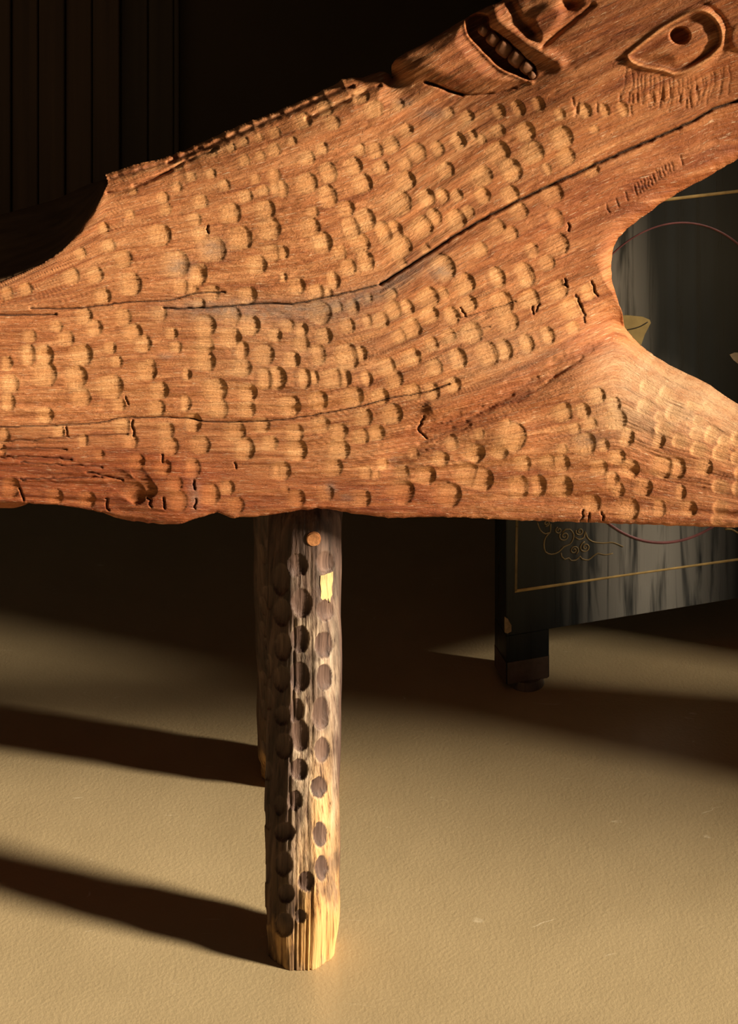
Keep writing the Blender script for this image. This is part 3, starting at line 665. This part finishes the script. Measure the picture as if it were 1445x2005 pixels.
# --- teeth
def blob(name, c, sx, sy, sz, mat, parent, rot=0.0, sub=2, p=0.75):
    bm = bmesh.new(); bmesh.ops.create_cube(bm, size=1.0)
    bmesh.ops.subdivide_edges(bm, edges=bm.edges[:], cuts=3, use_grid_fill=True)
    for v in bm.verts:
        q = v.co*2; s = (abs(q.x)**4+abs(q.y)**4+abs(q.z)**4)**0.25
        v.co = q/s
        v.co = Vector((v.co.x*sx, v.co.y*sy, v.co.z*sz))
    R = Matrix.Rotation(rot, 3, 'Y')
    for v in bm.verts: v.co = R @ v.co + Vector(c)
    me = bpy.data.meshes.new(name); bm.to_mesh(me); bm.free()
    return link(name, me, mat, parent)
def Dat(u, v, A=Dfront):
    return A[np.argmin(np.abs(vs-v)), np.argmin(np.abs(us-u))]
for (x, y, s) in [(946, 60, 10), (965, 77, 13), (987, 96, 16), (1011, 116, 16), (1031, 133, 13), (1042, 147, 8)]:
    D = Dat(x, y, Dsm)+9*PX
    blob('tooth', P3(x, y, D), s*PX, 12*PX, s*0.95*PX, M_TOOTH, bench, rot=math.radians(40))

# --- legs: octagonal posts with scooped facets
INR, ZT = 0.0322, 0.368
A0 = Vector((-0.0575, 1.951, 0)); TILT = Vector((0.004, 0.180, 1.0))
LM = []
for (x, y, w, h) in [(790,490,130,170),(790,865,130,160),(780,1135,140,210),(785,1390,120,210),(755,1670,130,260),(765,1960,120,200),(570,510,150,180),(605,810,150,230),(590,1090,140,220),(585,1385,150,240),(560,1650,110,200),(590,1850,130,260),(440,620,120,250),(450,880,130,210),(455,1150,130,210),(445,1400,120,200),(450,1690,110,150),(465,1930,130,200),(350,760,60,200),(345,1300,60,180),(345,1560,60,160)]:
    LM.append((440+x/4.01, 980+y/4.01, w/4.01, h/4.01))
for (x, y, w, h) in [(740,330,130,170),(750,700,110,200),(760,960,100,200),(580,190,140,170),(550,430,110,160),(640,1070,130,160),(595,1340,90,110),(430,470,80,150),(470,680,150,150),(460,930,130,190),(480,1160,120,150),(465,1410,140,190),(340,200,60,150),(340,560,60,200),(335,1000,60,160),(335,1330,60,150)]:
    LM.append((440+x/4.01, 1460+y/4.01, w/4.01, h/4.01))
def build_leg():
    NA, NZ = 220, 520
    th = np.linspace(0, 2*math.pi, NA, endpoint=False); zz = np.linspace(0, ZT, NZ)
    TH, Z = np.meshgrid(th, zz)
    k = np.mod(TH+math.pi/8+math.pi/2, math.pi/4)-math.pi/8
    r = INR/np.cos(k); r = np.minimum(r, INR*1.055)
    z_px = Z
    r = r*(1+0.02*np.sin(Z*38+TH)+0.012*np.sin(Z*90+3*TH))
    # foot slightly worn narrower, rounded shoulder at the top
    r *= 1-0.10*np.exp(-(Z/0.02)**2)-0.02*(1-Z/ZT)
    sh = np.clip((Z-(ZT-0.032))/0.032, 0, 1); r *= np.sqrt(np.clip(1-0.80*sh**2.4, 0, 1))
    nx, ny = np.cos(TH), np.sin(TH)
    def world(rr): return A0.x+TILT.x*Z+rr*nx, A0.y+TILT.y*Z+rr*ny, Z
    X, Y, W = world(r)
    u = CX+F*X/Y; v = VH+F*(H-W)/Y
    front = sstep(-ny, -0.12, 0.10)
    ub_ = np.where(ny > 0, 2*(CX+F*(A0.x+TILT.x*Z)/A0.y)-u, u)
    dep = np.zeros(u.shape); gm = np.zeros(u.shape)
    jit = vnoise(u/6, v/9, 9)-0.5
    for (gx, gy, gw, gh) in LM:
        q = ((u-gx+2*jit)/(gw/2*1.05))**2+((v-gy+3*jit)/(gh/2*1.03))**2
        d = np.sqrt(np.clip(1-q, 0, 1))*np.clip(0.85+0.35*(v-gy)/(gh/2), 0.3, 1.3)*0.22*gw
        dep = np.maximum(dep, d*front); gm = np.maximum(gm, sstep(1-q, 0.0, 0.12)*front)
        ox = gx+11*((int(gy)*7) % 5-2)
        q2 = ((ub_-ox)/(gw/2*1.05))**2+((v-gy-14)/(gh/2))**2
        bk = 1-front
        dep = np.maximum(dep, np.sqrt(np.clip(1-q2, 0, 1))*0.2*gw*bk); gm = np.maximum(gm, sstep(1-q2, 0, .12)*bk)
    dep += (vnoise(TH*26, Z*26, 31)-0.5)*2.0*(1-.5*gm)+(vnoise(TH*55, Z*40, 32)-0.5)*1.3
    # long checks near the foot
    for a, z0, z1 in ((-1.30, 0, .075), (-1.42, .0, .05), (-1.75, 0, .06), (-1.62, .01, .09), (-1.9, .10, .19), (-1.83, .2, .28)):
        dd = np.abs(TH-2*math.pi-a); dd = np.minimum(dd, np.abs(TH-a))
        dep += 5*np.exp(-(dd/0.022)**2)*sstep(Z, z0-.012, z0+.004)*sstep(Z, z1, z1-.02)
    rr = r-dep*0.00043
    X, Y, W = world(rr)
    co = np.stack([X.ravel(), Y.ravel(), W.ravel()], 1)
    # the foot is sawn roughly level
    worn_lit = (1-gm)*sstep(np.cos(TH-math.radians(-78)), 0.80, 0.97)*sstep(W, 0.30, 0.24)*sstep(W, .02, .09)  # worn wood, held to the sunlit facets so light is painted in
    worn_lit = np.maximum(worn_lit, 0.6*(1-gm)*sstep(np.cos(TH-math.radians(-50)), 0.85, .98)*sstep(W, .33, .2))
    worn_lit = np.maximum(worn_lit, 0.5*(1-gm)*sstep(np.cos(TH-math.radians(-76)), 0.72, .98)*sstep(W, .345, .25))
    gold = sstep(W, 0.155, 0.03)*(1-gm*sstep(W, 0.01, 0.05))*np.maximum(0.12+0.88*sstep(np.cos(TH-math.radians(-55)), 0.62, 0.88), sstep(W, .045, .02))  # golden foot wood, likewise painted mostly on the sunlit side
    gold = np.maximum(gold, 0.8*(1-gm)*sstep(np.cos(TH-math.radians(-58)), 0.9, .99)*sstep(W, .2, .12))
    idx = np.arange(NA*NZ).reshape(NZ, NA); nxt = np.roll(idx, -1, 1)
    Q = np.stack([idx[:-1].ravel(), nxt[:-1].ravel(), nxt[1:].ravel(), idx[1:].ravel()], 1)
    cb, ct = len(co), len(co)+1
    co = np.concatenate([co, [[A0.x, A0.y, 0.0], [A0.x+TILT.x*ZT, A0.y+TILT.y*ZT, ZT]]])
    tr = np.concatenate([np.stack([np.full(NA, cb), nxt[0], idx[0]], 1), np.stack([np.full(NA, ct), idx[-1], nxt[-1]], 1)])
    mk = np.stack([gm.ravel(), worn_lit.ravel(), gold.ravel(), np.ones(NA*NZ)], 1); mk = np.concatenate([mk, [[0, 0, 1, 1], [0, 0, 0, 1]]])
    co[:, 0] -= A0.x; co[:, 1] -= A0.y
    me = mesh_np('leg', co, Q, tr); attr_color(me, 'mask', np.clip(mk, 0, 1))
    return me
leg_me = build_leg()
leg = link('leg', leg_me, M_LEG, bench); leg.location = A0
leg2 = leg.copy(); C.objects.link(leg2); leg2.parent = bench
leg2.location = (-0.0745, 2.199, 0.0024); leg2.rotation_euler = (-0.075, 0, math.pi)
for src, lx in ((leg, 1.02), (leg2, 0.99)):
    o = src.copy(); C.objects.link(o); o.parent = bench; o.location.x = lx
# peg through the top of the front leg and a pale split
def leg_front(u, v, lift=0.0):
    """point on the leg's front surface seen at a pixel"""
    D = 1.93
    for _ in range(20):
        z = H-(v-VH)*D/F; x = (u-CX)*D/F
        cx_, cy_ = A0.x+TILT.x*z, A0.y+TILT.y*z
        dx = x-cx_
        yy = cy_-INR if abs(dx) < 0.0135 else cy_-INR+(abs(dx)-0.0135)*0.95
        D = yy-lift
    return Vector(((u-CX)*D/F, D, H-(v-VH)*D/F))
def peg():
    c = leg_front(614, 1056); bm = bmesh.new()
    bmesh.ops.create_cone(bm, cap_ends=True, segments=24, radius1=0.0066, radius2=0.0062, depth=0.03)
    bmesh.ops.bevel(bm, geom=[e for e in bm.edges if e.calc_face_angle(0) > 0.8], offset=0.0008, segments=2, affect='EDGES')
    R = Matrix.Rotation(math.radians(90), 4, 'X') @ Matrix.Rotation(0.3, 4, 'Z')
    for v in bm.verts: v.co = R @ v.co + c + Vector((0, 0.0140, 0))
    me = bpy.data.meshes.new('peg'); bm.to_mesh(me); bm.free(); o = link('peg', me, M_PEG, bench, smooth=False); o['label'] = 'round orange peg end'
peg()
def sliver():
    pts = [(628, 1127), (635, 1126), (641, 1123), (646, 1122), (652, 1119), (652, 1135), (650, 1150), (651, 1164), (648, 1170), (646, 1180), (643, 1171), (640, 1176), (637, 1172), (632, 1175), (628, 1171), (629, 1158), (627, 1142)]
    fr = [leg_front(u, v, -0.0011) for u, v in pts]; bk = [leg_front(u, v, -0.004) for u, v in pts]
    bm = bmesh.new(); a = [bm.verts.new(p) for p in fr]; b = [bm.verts.new(p) for p in bk]
    bm.faces.new(a); bm.faces.new(b[::-1])
    for i in range(len(a)): j = (i+1) % len(a); bm.faces.new((a[j], a[i], b[i], b[j]))
    bmesh.ops.recalc_face_normals(bm, faces=bm.faces[:])
    me = bpy.data.meshes.new('split'); bm.to_mesh(me); bm.free(); o = link('bare_split', me, M_SPLIT, bench, smooth=False); o['label'] = 'pale bare wood where a chip broke off'
sliver()

# ------------------------------------------------------------------ folding screen behind
SA = math.radians(16.2); SO = Vector((0.1405, 2.331, 0)); SE = Vector((math.cos(SA), math.sin(SA), 0)); SN = Vector((math.sin(SA), -math.cos(SA), 0))
def on_screen(u, v, lift=0.0):
    r = Vector(((u-CX)/F, 1.0, -(v-VH)/F)); o = Vector((0, 0, H))
    t = (SO+SN*lift-o).dot(SN)/r.dot(SN); return o+r*t
def sxz(u, v):
    p = on_screen(u, v)-SO; return p.dot(SE), p.z
screen = bpy.data.objects.new('lacquer_screen', None); C.objects.link(screen)
screen.location = SO; screen.rotation_euler = (0, 0, SA)
tag(screen, 'black lacquer screen panel with painted gold lines and red ring behind bench', 'screen')
TH_S = 0.036; zb = sxz(1075, 1232)[1]; lw = sxz(1075, 1232)[0]; zcap = sxz(1010, 1292)[1]; WS = 0.62
def sbox(name, x0, x1, y0, y1, z0, z1, mat, bev=0.0012, parent=screen):
    return link(name, box_mesh(name, x0, x1, y0, y1, z0, z1, bev), mat, parent, smooth=False)
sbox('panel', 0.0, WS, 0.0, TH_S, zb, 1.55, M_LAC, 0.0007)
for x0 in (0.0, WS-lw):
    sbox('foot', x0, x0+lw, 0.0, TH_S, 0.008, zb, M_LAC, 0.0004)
    sbox('foot_cap', x0-0.0005, x0+lw+0.0005, -0.0005, TH_S+0.0005, 0.007, zcap, M_CAP, 0.0015)
    bm = bmesh.new(); bmesh.ops.create_cone(bm, cap_ends=True, segments=28, radius1=lw*0.40, radius2=lw*0.36, depth=0.008)
    for v in bm.verts: v.co += Vector((x0+lw*0.56, 0.012, 0.004))
    me = bpy.data.meshes.new('glide'); bm.to_mesh(me); bm.free(); link('glide', me, M_GLIDE, screen, smooth=False)
def ribbon(name, pts, wid, mat, lift=0.0006, smooth_=True, label=None):
    """flat painted stroke on the panel; pts in photo rows/columns measured on the panel's face"""
    l = catmull(pts, 5) if smooth_ else np.array(pts, float)
    q = np.array([sxz(u, v) for u, v in l]); n = len(q)
    tg = np.gradient(q, axis=0); tg /= np.linalg.norm(tg, axis=1)[:, None]+1e-9; nr = np.stack([-tg[:, 1], tg[:, 0]], 1)
    w = np.full(n, wid) if np.isscalar(wid) else np.interp(np.linspace(0, 1, n), np.linspace(0, 1, len(wid)), wid)
    hw = (w*0.000525/2)[:, None]
    a, b = q+nr*hw, q-nr*hw
    co = [(p[0], -lift, p[1]) for p in a]+[(p[0], -lift, p[1]) for p in b]+[(p[0], 0.001, p[1]) for p in a]+[(p[0], 0.001, p[1]) for p in b]
    Q = []
    for i in range(n-1):
        Q += [(i, i+1, n+i+1, n+i), (2*n+i, 3*n+i, 3*n+i+1, 2*n+i+1), (i, 2*n+i, 2*n+i+1, i+1), (n+i, n+i+1, 3*n+i+1, 3*n+i)]
    Q += [(0, n, 3*n, 2*n), (n-1, 3*n-1, 4*n-1, 2*n-1)]
    me = mesh_np(name, co, Q); bm = bmesh.new(); bm.from_mesh(me); bmesh.ops.recalc_face_normals(bm, faces=bm.faces[:]); bm.to_mesh(me); bm.free()
    o = link(name, me, mat, screen, smooth=False)
    if label: o['label'] = label
    return o
def patch(name, pts, mat, lift=0.0005, parent=screen):
    bm = bmesh.new(); f = []
    for y in (-lift, 0.001):
        f.append([bm.verts.new((sxz(u, v)[0], y, sxz(u, v)[1])) for u, v in pts])
    bm.faces.new(f[0]); bm.faces.new(f[1][::-1])
    for i in range(len(pts)): j = (i+1) % len(pts); bm.faces.new((f[0][j], f[0][i], f[1][i], f[1][j]))
    bmesh.ops.recalc_face_normals(bm, faces=bm.faces[:])
    me = bpy.data.meshes.new(name); bm.to_mesh(me); bm.free(); return link(name, me, mat, parent, smooth=False)
x_l, z_l = sxz(1011, 1157); z_u = sxz(1445, 374)[1]
def S2(x, z):      # panel coordinates -> photo position (for strokes given in panel space)
    p = SO+SE*x+Vector((0, 0, z)); return (CX+F*p.x/p.y, VH+F*(H-p.z)/p.y)
ribbon('border_line', [(1012, 1030), (1011, 1090), (1010, 1158)], 5, M_GOLDD, smooth_=True)
ribbon('border_line', [S2(x_l, z_u), (1012, 1030)], 5, M_GOLDD, smooth_=False)
ribbon('border_line', [(1008, 1157), (1100, 1144), (1230, 1125), (1445, 1095), (1600, 1073)], [6, 4, 3.5, 5, 5], M_GOLD)
ribbon('border_line', [S2(x_l, z_u), (1310, 390), (1445, 374), (1600, 356)], 6, M_GOLD, smooth_=False)
# red ring
ring = []
for k in range(73):
    a = 2*math.pi*k/72; x = 312*0.72*math.cos(a); y = 312*math.sin(a)
    ring.append((1316+x, 749+y-0.125*x))
ribbon('painted_ring', ring, [4.5, 4, 5, 4, 3, 2, 3, 5, 4.5], M_PINK, label='faded red painted ring')
# cup or petal shapes
cup = patch('painted_cup', [(1195, 618), (1228, 617), (1258, 620), (1272, 626), (1274, 632), (1262, 655), (1250, 690), (1235, 700), (1200, 700)], M_CUP)
ribbon('cup_line', [(1200, 650), (1225, 646), (1250, 640), (1268, 630)], 2.2, M_CUPE, 0.0008)
patch('painted_vase_lip', [(1428, 694), (1438, 690), (1452, 690), (1490, 692), (1480, 712), (1445, 712), (1436, 705)], M_CREAM)
# cloud scroll
def sp(cx, cy, r0, r1, a0, turns, n=26):
    return [(cx+(r0+(r1-r0)*i/(n-1))*math.cos(a0+turns*2*math.pi*i/(n-1)), cy+(r0+(r1-r0)*i/(n-1))*math.sin(a0+turns*2*math.pi*i/(n-1))-0.12*(r0+(r1-r0)*i/(n-1))*math.cos(a0+turns*2*math.pi*i/(n-1))) for i in range(n)]
cl = [[(1052, 1022), (1058, 1038), (1068, 1045), (1077, 1042), (1078, 1025)],
      [(1077, 1042), (1068, 1052), (1065, 1066), (1068, 1080), (1080, 1085), (1094, 1080), (1104, 1070), (1116, 1065), (1122, 1055), (1123, 1045), (1116, 1036), (1107, 1036), (1101, 1042)],
      [(1098, 1082), (1100, 1090), (1106, 1095), (1114, 1092), (1118, 1097), (1128, 1096), (1136, 1089), (1140, 1094), (1152, 1096), (1162, 1088), (1170, 1083), (1185, 1086), (1200, 1083)],
      [(1125, 1051), (1133, 1056), (1143, 1052), (1146, 1040), (1150, 1052), (1160, 1060), (1180, 1063), (1200, 1062), (1220, 1070)],
      sp(1105, 1049, 1.5, 10, 0.5, 1.5), sp(1094, 1038, 1.5, 7, 2.5, 1.3), sp(1124, 1077, 1.5, 9, 3.6, 1.6), sp(1146, 1071, 1.5, 11, 0.2, 1.7), sp(1135, 1040, 1.5, 8, 1.0, 1.4), sp(1070, 1024, 1.5, 6, 0, 1.3)]
for l in cl:
    ribbon('cloud_scroll', l, 2.2, M_GOLDD)
ribbon('painted_leaf', [(1420, 1036), (1432, 1036), (1445, 1043), (1470, 1052)], 3, M_GOLD)
patch('lacquer_chip', [(988, 1208), (994, 1211), (1001, 1224), (1001, 1236), (993, 1240), (988, 1238)], M_WORN)
